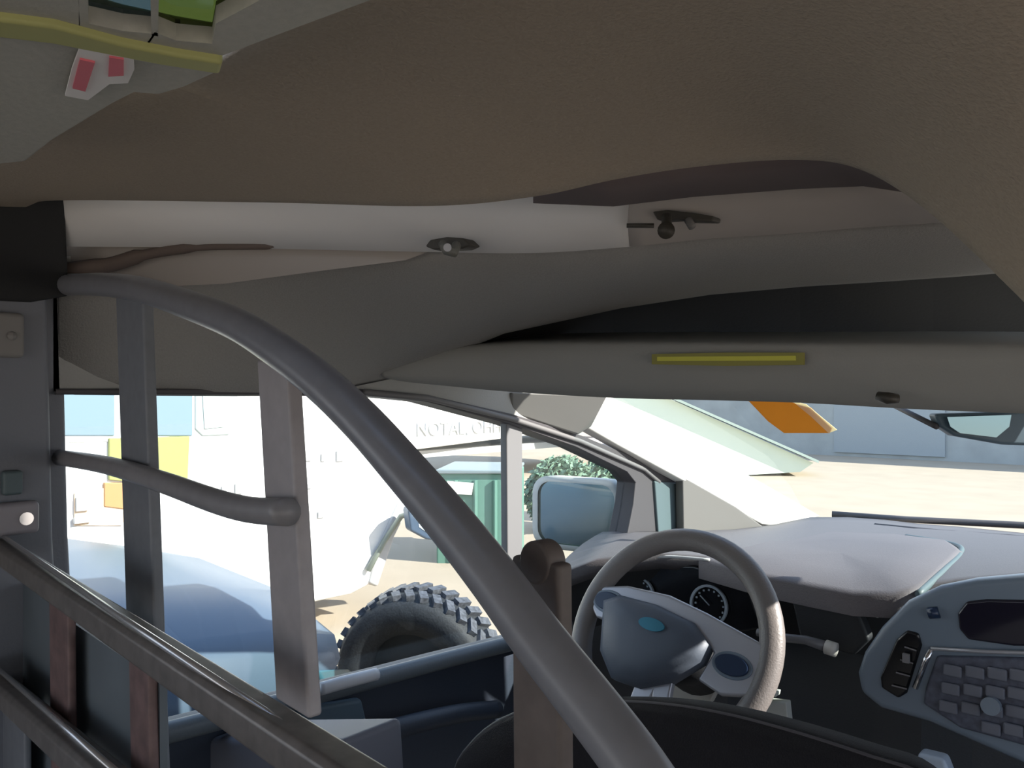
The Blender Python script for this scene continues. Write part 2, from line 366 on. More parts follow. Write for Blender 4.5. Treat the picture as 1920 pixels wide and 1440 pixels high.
m = MB().tube([mc + Vector((.1, .04, -.08)), mc + Vector((.18, .03, -.10)), Vector((WX - .05, mc.y + .02, mc.z - .11))], .03, n=10); build('mirror_arm', m, M_seal, dr, smooth=True)
# A-pillar trim
m = MB()
p_a, p_b = A(1083, 770, d=1.90), A(1490, 985, d=2.56); pv = (p_b - p_a).normalized(); pn = Vector((.80, -.50, .2)); pn = (pn - pv * pn.dot(pv)).normalized()
def AP(px, py):
    a, b = ray(px); dr_ = Vector((a, b, (HZ - py) / F)); return CAM + dr_ * ((p_a - CAM).dot(pn) / dr_.dot(pn))
m.prism([AP(*q) for q in ((1083, 735), (1083, 792), (1160, 836), (1245, 882), (1330, 928), (1430, 984), (1475, 990), (1540, 968), (1430, 905), (1300, 832), (1130, 735))], -pn * .04); struct('trim_9', m, M_apil, bevel=.006, label='pale pillar trim left of the windshield')
m = MB().prism([A(960, 736, d=1.72), A(1140, 742, d=1.83), A(1110, 800, d=1.87), A(1085, 815, d=1.87), A(960, 775, d=1.74)], (-.05, .01, 0))
struct('trim_10', m, mat('light_grey_pillar_top', (.22, .22, .21), .7), bevel=.004, label='light grey upper pillar trim')
m = MB().prism([A(1280, 893, d=2.17), A(1380, 950, d=2.30), A(1435, 990, d=2.40), A(1430, 1012, d=2.4), A(1282, 1008, d=2.18)], (-.03, .01, 0))
struct('trim_11', m, mat('warm_grey_sail_trim', (.17, .16, .15), .7), bevel=.004, label='warm grey triangular trim above the dash end')
# windshield: structure window_1
m = MB(); N = 12
def wsr(t, lo, hi, bow): return [Vector((lo.x + (hi.x - lo.x) * k / N, lo.y + (hi.y - lo.y) * k / N + bow * math.sin(math.pi * k / N), lo.z + (hi.z - lo.z) * k / N)) for k in range(N + 1)]
tl = A(1140, 735, d=1.93); tr = Vector((.84, tl.y, tl.z)); bl = A(1540, 985, d=2.62); br = Vector((.84, bl.y, bl.z))
bl.x = min(bl.x, -.70)
m.grid([wsr(0, tl + Vector((0, -.06, .03)), tr + Vector((0, -.06, .03)), .10), wsr(.5, (tl + bl) / 2 + Vector((-.02, 0, .02)), (tr + br) / 2 + Vector((0, 0, .02)), .13), wsr(1, bl + Vector((0, .05, -.02)), br + Vector((0, .05, -.02)), .16)])
wsh = struct('window_1', m, M_wglass, smooth=True, label='windshield')
# right side of the shell, floor, bulkhead
m = MB()
m.prism([(.90, -2.5, .4), (.90, 2.7, .4), (.90, 2.7, 1.12), (.90, -2.5, 1.12)], (.05, 0, 0))
m.prism([(.90, -2.5, 1.62), (.90, 1.5, 1.62), (.90, 1.5, 1.9), (.90, -2.5, 1.9)], (.05, 0, 0))
for y0, y1 in ((-2.5, -2.3), (-.8, -.6), (.30, .50)): m.prism([(.90, y0, 1.1), (.90, y1, 1.1), (.90, y1, 1.65), (.90, y0, 1.65)], (.05, 0, 0))
struct('wall_right', m, M_bpil, label='right side wall of the van')
m = MB().prism([(-.86, -2.5, .40), (.94, -2.5, .40), (.94, 2.7, .40), (-.86, 2.7, .40)], (0, 0, .03)); struct('floor', m, M_floor, label='van floor')
m = MB().prism([(-.86, 2.68, .42), (.94, 2.68, .42), (.94, 2.68, 1.1), (-.86, 2.68, 1.1)], (0, .04, 0)); struct('wall_front', m, M_dashd, label='bulkhead under the windshield')
# roof panel, strip and glass at the upper left
PZ = 1.745
P = lambda px, py: A(px, py, z=PZ)
strip_t = [(-160, 8), (0, 22), (100, 35), (230, 70), (330, 90), (418, 104)]
strip_b = [(-160, 44), (0, 56), (100, 68), (200, 88), (300, 108), (412, 126)]
m = MB().prism([P(-160, 44), P(0, 56), P(100, 68), P(200, 88), P(300, 108), P(412, 126), P(405, 140), P(350, 165), P(300, 180), P(255, 176), P(215, 196), P(100, 265), P(50, 304), P(0, 309), P(-160, 312)], (0, 0, .02))
rp = thing('roof_panel', 'olive grey plastic roof panel in upper left corner with yellow green strip', 'roof panel', P(0, 200))
build('panel', m, M_panel, rp, bevel=.003)
m = MB().prism([P(*p) + Vector((0, 0, -.004)) for p in strip_t] + [P(*p) + Vector((0, 0, -.004)) for p in reversed(strip_b)], (0, 0, .02)); build('strip', m, M_strip, rp, bevel=.002, label='yellow green strip across the panel')
gy = [P(-160, 8), P(0, 22), P(100, 35), P(150, 48), P(140, -120), P(-160, -120)]
m = MB().prism(gy, (0, 0, .02)); build('left_panel', m, M_panel, rp)
U_ = lambda pts: [P(*q) for q in pts]
m = MB().prism(U_([(276, 80), (330, 90), (418, 104), (560, 50), (700, -2), (900, -80), (500, -80), (488, 0), (405, 44), (398, 82), (330, 76), (290, 60)]), (0, 0, .01))
m.prism(U_([(148, 50), (230, 70), (280, 81), (292, 64), (230, 58), (166, 44), (160, -80), (148, -80)]), (0, 0, .01)); m.prism(U_([(284, 66), (296, 68), (300, -80), (280, -80)]), (0, 0, .01)); build('border', m, M_panel, rp)
m = MB().prism(U_([(156, -80), (158, 50), (232, 62), (288, 68), (290, -80)]), (0, 0, .003)); m.v = [v + Vector((0, 0, .008)) for v in m.v]; build('roof_glass', m, M_rglass, rp, label='blue tinted roof glass')
m = MB().prism(U_([(292, -80), (292, 70), (402, 86), (410, 42), (494, -4), (500, -80)]), (0, 0, .003)); m.v = [v + Vector((0, 0, .008)) for v in m.v]; build('roof_glass', m, glass('green_roof_glass', (.26, .29, .12), .06), rp, label='green tinted roof glass')

# ================================================================== THINGS INSIDE
# small sticker: white with two red marks
sk = thing('sticker', 'small white sticker with two red marks on the olive grey roof panel', 'sticker', A(190, 130, z=PZ - .003))
Q = lambda px, py, k=0: A(px, py, z=PZ - .003 - k)
m = MB().prism([Q(152, 84), Q(190, 98), Q(205, 96), Q(250, 104), Q(252, 130), Q(240, 156), Q(205, 158), Q(165, 188), Q(122, 180), Q(135, 130)], (0, 0, .0015)); build('backing', m, M_paper, sk)
m = MB().prism([Q(150, 112, .001), Q(178, 118, .001), Q(160, 172, .001), Q(136, 166, .001)], (0, 0, .001)); build('red_mark', m, M_red, sk)
m = MB().prism([Q(205, 108, .001), Q(232, 112, .001), Q(232, 142, .001), Q(203, 144, .001)], (0, 0, .001)); build('red_mark', m, M_red, sk)
# clip and latch on the header
ck = thing('coat_hook', 'dark round coat hook on white roof band left of the latch', 'hook', A(838, 460, d=.99))
m = MB().prism([A(px, py, d=1.0) for px, py in ((796, 462), (806, 449), (836, 444), (868, 446), (882, 459), (866, 466), (812, 468))], (.0, .02, 0)); build('plate', m, M_dark, ck, bevel=.002)
m = MB().tube([A(830, 458, d=.99), A(838, 470, d=.975), A(850, 474, d=.975), A(856, 460, d=.99)], .006, n=10); build('hook', m, mat('grey_hook', (.16, .16, .14), .5), ck, smooth=True)
m = MB().disc(A(839, 464, d=.972), A(839, 464, d=.5) - A(839, 464, d=1), .005, .003, 14); build('screw', m, M_greyp, ck)
lk = thing('latch', 'dark T shaped roof latch with round knob on the beige header', 'latch', A(1260, 410, d=.95))
m = MB().prism([A(px, py, d=.955) for px, py in ((1222, 396), (1250, 393), (1300, 399), (1338, 405), (1336, 415), (1290, 414), (1268, 411), (1232, 413))], (0, .02, .0)); build('plate', m, M_dark, lk, bevel=.002)
m = MB().tube([A(1250, 405, d=.94), A(1250, 420, d=.935), A(1249, 432, d=.93)], [.006, .006, .009], n=12); m.disc(A(1249, 432, d=.925), A(1249, 432, d=.5) - A(1249, 432, d=1), .010, .006, 16); build('knob', m, M_dark, lk, smooth=True)
m = MB().tube([A(1290, 412, d=.95), A(1298, 426, d=.945)], .005, n=8); build('pin', m, mat('grey_pin', (.2, .19, .18), .5), lk, smooth=True)
m = MB().tube([A(1175, 423, d=.965), A(1226, 423, d=.962)], .0028, n=8); tag(build('slot_pin', m, M_dark, smooth=True), 'thin dark pin lying just left of the T shaped latch', 'pin')
# yellow sticker on the lip
def on_lip(px, py, k=.0):
    for i in range(len(lt) - 1):
        if lt[i][0] <= px <= lt[i + 1][0]:
            f = (px - lt[i][0]) / (lt[i + 1][0] - lt[i][0]); d0 = lt[i][2] + (lt[i + 1][2] - lt[i][2]) * f; d1 = lb[i][2] + (lb[i + 1][2] - lb[i][2]) * f
            return A(px, py, d=min(d0, d1) - .013 - k)
ys = thing('warning_label', 'long thin yellow label on the grey header lip', 'label', on_lip(1360, 672))
m = MB().prism([on_lip(1222, 664), on_lip(1360, 661), on_lip(1506, 661), on_lip(1506, 684), on_lip(1360, 686), on_lip(1222, 683)], (0, .006, 0)); build('backing', m, mat('olive_label_border', (.30, .28, .06), .6), ys)
m = MB().prism([on_lip(1232, 669, .001), on_lip(1492, 667, .001), on_lip(1492, 676, .001), on_lip(1232, 677, .001)], (0, .001, 0)); build('face', m, M_yst, ys)
# sun visor clip
m = MB().tube([on_lip(1645, 742, .0), on_lip(1665, 747, .004), on_lip(1685, 748, 0)], [.006, .0085, .006], n=10); tag(build('visor_clip', m, M_dark, smooth=True), 'small dark clip under the header lip beside the mirror', 'clip')
# orange sticker on the windshield
ow = thing('orange_sticker', 'slanted orange sticker with pale edge high on the windshield', 'sticker', A(1480, 780, d=1.75))
dO = lambda px, py: A(px, py, d=1.66 + (py - 740) * .0015)
m = MB().prism([dO(1400, 748), dO(1475, 752), dO(1520, 764), dO(1560, 802), dO(1555, 812), dO(1470, 812), dO(1440, 790)], (0, .002, 0)); build('face', m, M_osticker, ow)
m = MB().prism([dO(1486, 752), dO(1512, 758), dO(1570, 806), dO(1554, 812), dO(1520, 780)], (0, -.002, 0)); build('pale_edge', m, M_wsticker, ow)
# rear view mirror
rm = thing('rear_view_mirror', 'rear view mirror with glass coloured pale blue as reflected sky under the header lip', 'mirror', A(1850, 790, d=1.35))
gl = [A(px, py, d=1.30) for px, py in ((1776, 782), (1896, 778), (1892, 800), (1868, 820), (1800, 812), (1782, 800))]
ho = [A(px, py, d=1.305) for px, py in ((1752, 776), (1990, 768), (1990, 838), (1880, 834), (1790, 818), (1762, 800))]
m = MB().prism(ho, (-.02, .035, 0)); build('housing', m, mat('slate_mirror_housing', (.07, .11, .14), .5), rm, bevel=.006)
vdir = (CAM - gl[0]).normalized()
m = MB().prism([g + vdir * .006 for g in gl], -vdir * .003); build('glass', m, M_sky_mirror, rm)
m = MB().tube([A(1756, 800, d=1.31), A(1700, 772, d=1.42), A(1660, 752, d=1.5)], .005, n=8); build('stem', m, M_seal, rm, smooth=True)

# steering wheel
wc = A(1256, 1200, d=1.40); tilt = math.radians(27)
nrm = Vector((0, -math.cos(tilt), math.sin(tilt))); rgt = Vector((1, 0, 0)); upv = nrm.cross(rgt) * -1
if upv.z < 0: upv = -upv
def WP(a, b, c=0): return wc + rgt * a + upv * b + nrm * c     # wheel plane coordinates
sw = thing('steering_wheel', 'leather rimmed steering wheel with silver spokes in front of the dash', 'steering wheel', wc)
RR = .183
m = MB(); rows = []
for k in range(64):
    a = 2 * math.pi * k / 64
    rows.append([WP((RR + .021 * math.cos(q)) * math.cos(a), (RR + .021 * math.cos(q)) * math.sin(a), .017 * math.sin(q)) for q in [2 * math.pi * j / 14 for j in range(14)]])
rows.append(rows[0]); m.grid(rows, True); build('rim', m, M_leather, sw, smooth=True)
ro = math.radians(-3)
def WR(a, b, c=0): return WP(a * math.cos(ro) - b * math.sin(ro), a * math.sin(ro) + b * math.cos(ro), c)
m = MB().prism([WR(a, b, -.004) for a, b in ((-.168, .058), (-.11, .072), (-.02, .074), (.06, .060), (.12, .046), (.170, .034), (.176, -.02), (.168, -.05), (.12, -.062), (.075, -.05), (.09, .0), (.04, .032), (-.07, .036), (-.10, .012), (-.12, .0), (-.155, .0), (-.176, .02))], nrm * .016)
build('spoke', m, M_silver, sw, bevel=.005, label='silver upper spoke bar')
m = MB().prism([WR(a, b, -.006) for a, b in ((-.035, -.06), (.03, -.06), (.04, -.172), (.015, -.176), (0, -.10), (-.02, -.176), (-.045, -.172))], nrm * .014)
build('lower_spoke', m, M_silver, sw, bevel=.004)
hp = [(-.118, .030), (-.09, .046), (-.02, .046), (.05, .034), (.085, .008), (.080, -.02), (.04, -.06), (-.01, -.085), (-.06, -.085), (-.095, -.05)]
def sc(p, k): return [((a + .018) * k - .018, (b + .015) * k - .015) for a, b in p]
hp = [(a * 1.14 - .012, b * 1.12) for a, b in hp]
m = MB().grid([[WR(a, b, 0) for a, b in sc(hp, 1.0)], [WR(a, b, .02) for a, b in sc(hp, .98)], [WR(a, b, .034) for a, b in sc(hp, .85)], [WR(a, b, .040) for a, b in sc(hp, .5)], [WR(a, b, .041) for a, b in sc(hp, .08)]], True); m.f.append(tuple(range(len(m.v) - 10, len(m.v))))
build('airbag_cover', m, M_hub, sw, smooth=True)
def ell(cx, cy_, rx, ry, c, n=28): return [WR(cx + rx * math.cos(2 * math.pi * k / n), cy_ + ry * math.sin(2 * math.pi * k / n), c) for k in range(n)]
m = MB().prism(ell(-.018, .012, .026, .011, .041), nrm * .003); build('badge', m, M_badge, sw, label='oval teal badge on the airbag cover')
for cx, cy_ in ((-.137, .034), (.128, -.012)):
    m = MB().prism(ell(cx, cy_, .030, .017, .012), nrm * .006); bt = build('button_pad', m, M_navy, sw, bevel=.002)
    m = MB().prism(ell(cx, cy_, .036, .022, .008), nrm * .006); build('button_bezel', m, M_cons, sw, bevel=.002)
m = MB().tube([wc - nrm * .01, wc - nrm * .12], [.06, .07], n=24); build('column_shroud', m, M_dashd, sw, smooth=True)
# stalks
for nm, pts, lab in (('wiper_stalk', ((1470, 1196, 1.43), (1510, 1200, 1.41), (1555, 1214, 1.39)), 'dark wiper stalk with pale tip right of the steering wheel'),):
    st = thing(nm, lab, 'stalk', A(*pts[0][:2], d=pts[0][2]))
    q = [A(a, b, d=c_) for a, b, c_ in pts]
    m = MB().tube([q[0] + Vector((-.05, 0, 0))] + q, [.007, .008, .008, .010], n=12); build('arm', m, mat('grey_stalk', (.15, .15, .16), .4), st, smooth=True)
    m = MB().tube([q[2] + Vector((-.006, 0, .0)), q[2] + Vector((.012, 0, -.002))], .0125, n=14); build('tip', m, mat('pale_tip', (.6, .58, .54), .4), st, smooth=True, label='pale tip')

# dashboard
db_ = thing('dashboard', 'grey dashboard with hooded gauge cluster under the windshield', 'dashboard', (0, 1.9, .8))
near = [(1030, 1085, 1.36), (1120, 1052, 1.40), (1230, 1040, 1.46), (1330, 1048, 1.50), (1430, 1075, 1.50), (1520, 1096, 1.49), (1610, 1112, 1.48), (1700, 1116, 1.48), (1745, 1100, 1.50), (1800, 1092, 1.52), (1920, 1082, 1.54), (2150, 1085, 1.55), (2500, 1100, 1.56)]
far_ = [(1130, 1000, 1.68), (1200, 999, 1.78), (1285, 998, 2.02), (1380, 994, 2.2), (1455, 985, 2.40), (1520, 972, 2.52), (1590, 972, 2.58), (1660, 977, 2.62), (1720, 984, 2.64), (1800, 990, 2.64), (1920, 1002, 2.64), (2100, 1012, 2.64), (2350, 1015, 2.64)]
Nn = [A(a, b, y=c_) for a, b, c_ in near]; Ff = [A(a, b, y=c_) for a, b, c_ in far_]
m = MB(); R = [[p + Vector((0, .02, -.03)) for p in Nn], Nn]
for t in (.03, .15, .35, .6, .85, 1): R.append([n_.lerp(f_, t) + Vector((0, 0, .012 * math.sin(math.pi * t))) for n_, f_ in zip(Nn, Ff)])
m.grid(R); build('dash_top', m, M_dash, db_, smooth=True, solid=.008)
# instrument hood raised on the dash top
hood_o = [(1310, 1052, 1.46), (1420, 1082, 1.44), (1520, 1102, 1.42), (1600, 1117, 1.41), (1680, 1120, 1.41), (1725, 1108, 1.43), (1770, 1070, 1.62), (1805, 1035, 1.85), (1780, 1016, 2.0), (1680, 1004, 2.12), (1560, 1000, 2.15), (1430, 1008, 2.05), (1340, 1022, 1.8)]
hh = [A(a, b, y=c_) for a, b, c_ in hood_o]; hc = sum(hh, Vector()) / len(hh)
m = MB(); m.grid([[p + Vector((0, 0, -.035)) for p in hh], hh, [p.lerp(hc, .06) + Vector((0, 0, .007)) for p in hh], [p.lerp(hc, .5) + Vector((0, 0, .012)) for p in hh], [p.lerp(hc, .97) + Vector((0, 0, .013)) for p in hh]], True); m.f.append(tuple(range(len(m.v) - len(hh), len(m.v))))
build('instrument_hood', m, mat('pinkish_grey_hood', (.138, .124, .132), .62, bump=.3, scale=350, var=.05), db_, smooth=True)
m = MB().tube(spline([A(1722, 1114, y=1.42), A(1768, 1072, y=1.62), A(1800, 1040, y=1.84), A(1790, 1022, y=1.96), A(1700, 1006, y=2.1)], 5), .006, n=8); build('hood_seam', m, M_tealt, db_, smooth=True)
m = MB().tube([A(1560, 964, y=2.60), A(1700, 974, y=2.66), A(1920, 985, y=2.66), A(2200, 990, y=2.66)], .010, n=8); build('windshield_seal', m, M_seal, db_, smooth=True)
m = MB().tube([A(1640, 988, y=2.42), A(1760, 1000, y=2.42), A(1920, 1012, y=2.42), A(2150, 1020, y=2.4)], .011, n=8); build('defrost_slot', m, mat('dark_slot', (.06, .055, .06), .8), db_, smooth=True)
# fascia under the top
lowN = [Vector((p.x, p.y + .10, p.z - .14)) for p in Nn]; low2 = [Vector((p.x, p.y + .05, .62)) for p in Nn]
m = MB().grid([[p + Vector((0, .02, -.005)) for p in Nn], lowN, low2]); build('fascia', m, M_dashd, db_, solid=.006)
# gauge cluster with two dials
gcl = A(1225, 1120, y=1.50)
m = MB().prism([A(px, py, y=1.49) for px, py in ((1140, 1075), (1200, 1058), (1300, 1060), (1400, 1090), (1430, 1180), (1300, 1200), (1130, 1170))], (0, .03, .0)); gc = build('gauge_cluster', m, M_black, db_, bevel=.006)
m = MB().tube(spline([A(1110, 1088, y=1.475), A(1165, 1056, y=1.47), (A(1240, 1044, y=1.465)), A(1330, 1050, y=1.465)], 5), .0035, n=8); build('cluster_edge', m, mat('pale_cluster_edge', (.5, .5, .5), .4), db_, smooth=True)
for px, py, r_ in ((1200, 1115, .038), (1330, 1135, .042)):
    m = MB().disc(A(px, py, y=1.485), (0, -1, .1), r_, .006, 32, rin=r_ * .88)
    c0 = A(px, py, y=1.482)
    for k in range(13):
        a = math.radians(-40 + k * 22); m.box(c0 + Vector((math.cos(a) * r_ * .74, 0, math.sin(a) * r_ * .74)), (.0035, .002, .0035))
    m.tube([c0, c0 + Vector((-r_ * .5, 0, r_ * .4))], .0014, n=6)
    build('gauge', m, mat('pale_gauge_marks', (.35, .4, .45), .4), gc)
# left dash vent, lower column trims, bits glimpsed past the wheel
m = MB().prism([A(px, py, y=1.44) for px, py in ((1480, 1108), (1560, 1122), (1610, 1150), (1630, 1200), (1600, 1230), (1500, 1200))], (0, .03, 0)); build('side_vent', m, M_dashd, db_, bevel=.006)
m = MB().box(A(1535, 1112, y=1.435), (.035, .01, .014)); build('vent_tab', m, mat('slate_tab', (.2, .27, .3), .4), db_, bevel=.002)
m = MB().prism([A(px, py, y=1.43) for px, py in ((1572, 1108), (1690, 1118), (1672, 1140), (1645, 1160), (1622, 1150), (1600, 1124))], (0, .03, 0)); build('hood_bracket', m, mat('pale_bracket', (.36, .36, .34), .6), db_, bevel=.003)
m = MB().prism([A(px, py, y=1.33) for px, py in ((1232, 1290), (1335, 1268), (1345, 1290), (1330, 1320), (1232, 1325))], (0, .02, 0)); build('knee_panel', m, mat('cream_knee_panel', (.55, .52, .46), .6), db_, bevel=.003)
m = MB().prism([A(px, py, y=1.34) for px, py in ((1422, 1312), (1474, 1318), (1478, 1356), (1424, 1350))], (0, .02, 0)); m.prism([A(px, py, y=1.34) for px, py in ((1424, 1294), (1456, 1298), (1454, 1308), (1424, 1306))], (0, .02, 0)); build('switch', m, mat('pale_switch', (.5, .52, .49), .5), db_, bevel=.002)
# centre console
cc = thing('center_console', 'blue grey centre console with vent, display and button keypad', 'console', A(1800, 1400, y=1.42))
CP = lambda px, py, k=0: A(px, py, y=1.38 - k)
fr_ = [(1606, 1262), (1618, 1225), (1650, 1178), (1700, 1128), (1760, 1100), (1830, 1086), (1920, 1078), (2100, 1076), (2240, 1100), (2240, 1470), (2000, 1470), (1840, 1400), (1740, 1356), (1650, 1330), (1612, 1300)]
m = MB().prism([CP(*p) for p in fr_], (0, .03, 0)); build('surround', m, M_cons, cc, bevel=.012)
m = MB().prism([CP(px, py, .004) for px, py in ((1700, 1182), (1722, 1188), (1728, 1210), (1700, 1300), (1684, 1310), (1652, 1290), (1650, 1270), (1680, 1200))], (0, .02, 0)); v_ = build('vent', m, M_black, cc, bevel=.004)
m = MB()
for k in range(4): m.tube([CP(1672 + k * 8, 1285 - k * 24, .008), CP(1700 + k * 6, 1292 - k * 24, .008)], .0012, n=6)
m.box(CP(1699, 1234, .012), (.010, .006, .014)); build('vent_slat', m, mat('grey_slat', (.25, .24, .25), .5), v_)
m = MB().prism([CP(px, py, .004) for px, py in ((1795, 1150), (1812, 1128), (1850, 1124), (2120, 1130), (2120, 1215), (1900, 1212), (1815, 1200), (1798, 1180))], (0, .02, 0)); build('display', m, M_screen, cc, bevel=.004)
m = MB().tube([CP(1746, 1218, .006), CP(1735, 1240, .008), CP(1716, 1290, .008)], .0045, n=10); build('chrome_strip', m, M_chrome, cc, smooth=True)
m = MB().tube([CP(1746, 1216, .006), CP(1850, 1222, .008), CP(2000, 1226, .008), CP(2150, 1230, .008)], .003, n=10); build('chrome_strip', m, M_silver, cc, smooth=True)
m = MB().prism([CP(px, py, .006) for px, py in ((1756, 1230), (1850, 1232), (2140, 1240), (2140, 1440), (1960, 1410), (1800, 1366), (1730, 1320), (1735, 1290))], (0, .02, 0)); kp = build('keypad', m, mat('slate_keypad', (.10, .11, .15), .45, bump=.3, scale=90, var=.3), cc, bevel=.005)
for r_ in range(4):
    for c_ in range(5):
        px, py = 1786 + c_ * 42 - r_ * 4, 1258 + r_ * 34 + c_ * 3
        if py > 1350 + (px - 1780) * .3: continue
        m = MB().box(CP(px, py, .010), (.026, .006, .018)); build('key', m, mat('grey_key', (.17, .18, .22), .4), kp, bevel=.003)
m = MB().disc(CP(1860, 1322, .012), (0, -1, .1), .013, .012, 24); build('knob', m, M_cons, cc, smooth=False)
m = MB().tube([CP(1760, 1148, .003), CP(1742, 1150, .003)], .009, n=12); build('hazard_button', m, M_navy, cc, smooth=True)
m = MB().prism([A(px, py, y=1.30) for px, py in ((1720, 1412), (1770, 1424), (1800, 1500), (1715, 1480))], (0, .03, 0)); tag(build('shift_knob', m, mat('pale_blue_knob', (.42, .5, .6), .35), bevel=.006), 'pale blue grey shift knob at the bottom below the console', 'knob')

# driver seat
seat = thing('driver_seat', 'black fabric driver seat back before the steering wheel', 'seat', (-.15, .8, .45))
arc = [(845, 1560, .80), (858, 1440, .80), (885, 1392, .80), (930, 1352, .81), (990, 1326, .81), (1080, 1312, .81), (1180, 1310, .80), (1280, 1318, .79), (1380, 1336, .78), (1480, 1362, .77), (1560, 1386, .76), (1640, 1412, .75), (1730, 1442, .74), (1790, 1500, .73), (1800, 1600, .72)]
Ap = spline([A(a, b, y=c_) for a, b, c_ in arc], 3)
base = [Vector((p.x, p.y + .06, .50)) for p in Ap]
Rr = [[Vector((p.x, p.y + .15, p.z - .30)) for p in Ap], [p + Vector((0, .10, -.03)) for p in Ap], [p + Vector((0, .05, 0)) for p in Ap], Ap, [p + Vector((0, -.02, -.016)) for p in Ap], [Vector((p.x, p.y - .028, max(p.z - .10, .6))) for p in Ap], [Vector((p.x, p.y - .02, .55)) for p in Ap]]
# the back shell: from the crest down both sides
cen = A(1250, 1700, y=.78)
m = MB()
shell = []
for k, (dy, s_) in enumerate(((.12, .72), (.10, .86), (.05, .95), (.015, .992), (0, 1.0), (-.02, .97), (-.03, .85), (-.03, .5), (-.03, .05))):
    shell.append([cen + (p - cen) * s_ + Vector((0, dy, 0)) for p in Ap])
m.grid(shell); build('backrest', m, M_seat, seat, smooth=True)
m = MB().tube([p + Vector((0, -.004, -.004)) for p in Ap], .0035, n=8); build('piping', m, mat('dark_grey_piping', (.07, .065, .075), .7), seat, smooth=True)
m = MB().box((-.12, 1.02, .62), (.5, .46, .14)); build('seat_cushion', m, M_seat, seat, bevel=.04)
for x_ in (-.30, .02): build('seat_mount', MB().tube([Vector((x_, 1.0, .43)), Vector((x_, 1.0, .56))], .05, n=12), M_seal, seat)

# safety partition (cage) behind the driver
cg = thing('safety_partition', 'grey steel tube partition with curved top rail behind the driver seat', 'partition', A(960, 1440, c=.273))
C = lambda px, py, c=.273: A(px, py, c=c)
arcp = spline([C(108, 536), C(180, 533), C(260, 542), C(350, 570), C(440, 606), C(520, 655), C(600, 716), C(680, 792), C(760, 882), C(840, 976), C(930, 1090), C(1010, 1200), C(1100, 1315), C(1180, 1420), C(1240, 1510)], 4)
m = MB().tube(arcp, .0135, n=20); build('curved_rail', m, mat('blue_grey_tube', (.20, .205, .225), .34, bump=.05, scale=60, var=.06), cg, smooth=True)
m = MB().tube(spline([C(120, 520, .275), C(220, 524, .275), C(330, 548, .275)], 4), .005, n=10); build('cap_strip', m, M_rail, cg, smooth=True)
def post(name, x0, y0, x1, y1, wpx, c=.281, mm=None, th=.006):
    h = wpx / 2; nn = Vector((.0995, .995, 0))
    p0, p1 = C(x0, y0, c), C(x1, y1, c)
    side = Vector((.995, -.0995, 0)); hw = ((C(x0 + h, y0, c) - C(x0 - h, y0, c)).length + (C(x1 + h, y1, c) - C(x1 - h, y1, c)).length) / 4
    mb = MB(); mb.prism([p0 - side * hw, p0 + side * hw, p1 + side * hw, p1 - side * hw], nn * th * 2)
    return build(name, mb, mm or M_tube, cg, bevel=.003)
M_p2 = mat('slate_painted_bar', (.19, .205, .23), .45, var=.08)
M_p3 = mat('warm_grey_bar', (.36, .34, .35), .42, var=.08)
post('vertical_bar', 240, 548, 272, 1500, 50, mm=M_p2)
post('vertical_bar', 508, 672, 546, 1330, 58, mm=M_p3)
post('vertical_bar', 1000, 1050, 1004, 1560, 86, c=.300, mm=mat('brown_grey_post', (.12, .10, .092), .6, var=.15))
m = MB().disc(C(1000, 1056, .299) , (.1, .995, 0), .0118, .014, 30); build('post_cap', m, MATS['brown_grey_post'], cg, bevel=.002)
m = MB().tube(spline([C(112, 858), C(200, 872), C(300, 902), C(400, 938), C(470, 956), C(540, 960)], 4), .0105, n=14); build('cross_rail', m, M_tube, cg, smooth=True)
# lower rails: square tubes closer to the camera
def rail(name, a, b, hw, hh, c0, c1, mm):
    p0 = A(*a, c=c0); p1 = A(*b, c=c1); mb = MB(); mb.tube([p0.lerp(p1, t / 6) for t in range(7)], 1, sq=(hh, hw)); return build(name, mb, mm, cg, bevel=.0015)
M_rail2 = mat('weathered_steel', (.17, .155, .145), .4, metal=.3, var=.2, bump=.1)
r1_ = rail('lower_rail', (-15, 1020), (700, 1496), .013, .013, .195, .225, M_rail2)
M_hi = mat('pale_rail_highlight', (.62, .62, .62), .25, metal=.7)  # pale tone for the highlights drawn along the rail tops
pa, pb_ = A(60, 1052, c=.196), A(700, 1476, c=.224)
m = MB().tube([A(-15, 992, c=.197), A(240, 1166, c=.204), A(700, 1470, c=.225)], .0028, n=8); build('rail_highlight', m, M_hi, r1_, smooth=True, label='bright highlight drawn along the upper edge of the rail')
r2_ = rail('lower_rail', (-15, 1275), (260, 1516), .013, .013, .185, .195, M_rail2)
m = MB().tube([A(-15, 1244, c=.187), A(260, 1484, c=.195)], .0028, n=8); build('rail_highlight', m, M_hi, r2_, smooth=True, label='bright highlight drawn along the upper edge of the rail')
def post2(x0, y0, x1, y1, wpx, c, mm):
    return post('short_bar', x0, y0, x1, y1, wpx, c, mm, .004)
post2(108, 1130, 112, 1500, 34, .205, mat('rusty_brown_bar', (.15, .095, .09), .55, var=.25))
post2(258, 1230, 264, 1560, 36, .214, mat('rusty_brown_bar', (.15, .095, .09)))
post2(20, 1290, 20, 1560, 44, .200, M_p2)
m = MB().prism([A(px, py, c=.222) for px, py in ((40, 1090), (140, 1170), (300, 1280), (300, 1620), (40, 1620))], (0, .006, 0)); build('kick_plate', m, mat('slate_sheet_metal', (.12, .145, .165), .5, var=.15, scale=8), cg)
m = MB().prism([A(px, py, y=.60) for px, py in ((312, 1392), (400, 1384), (640, 1388), (650, 1560), (312, 1560))], (0, .10, 0))
tag(build('storage_box', m, mat('mauve_grey_plastic', (.16, .165, .20), .6), bevel=.01), 'mauve grey box low behind the rails at bottom left', 'box')

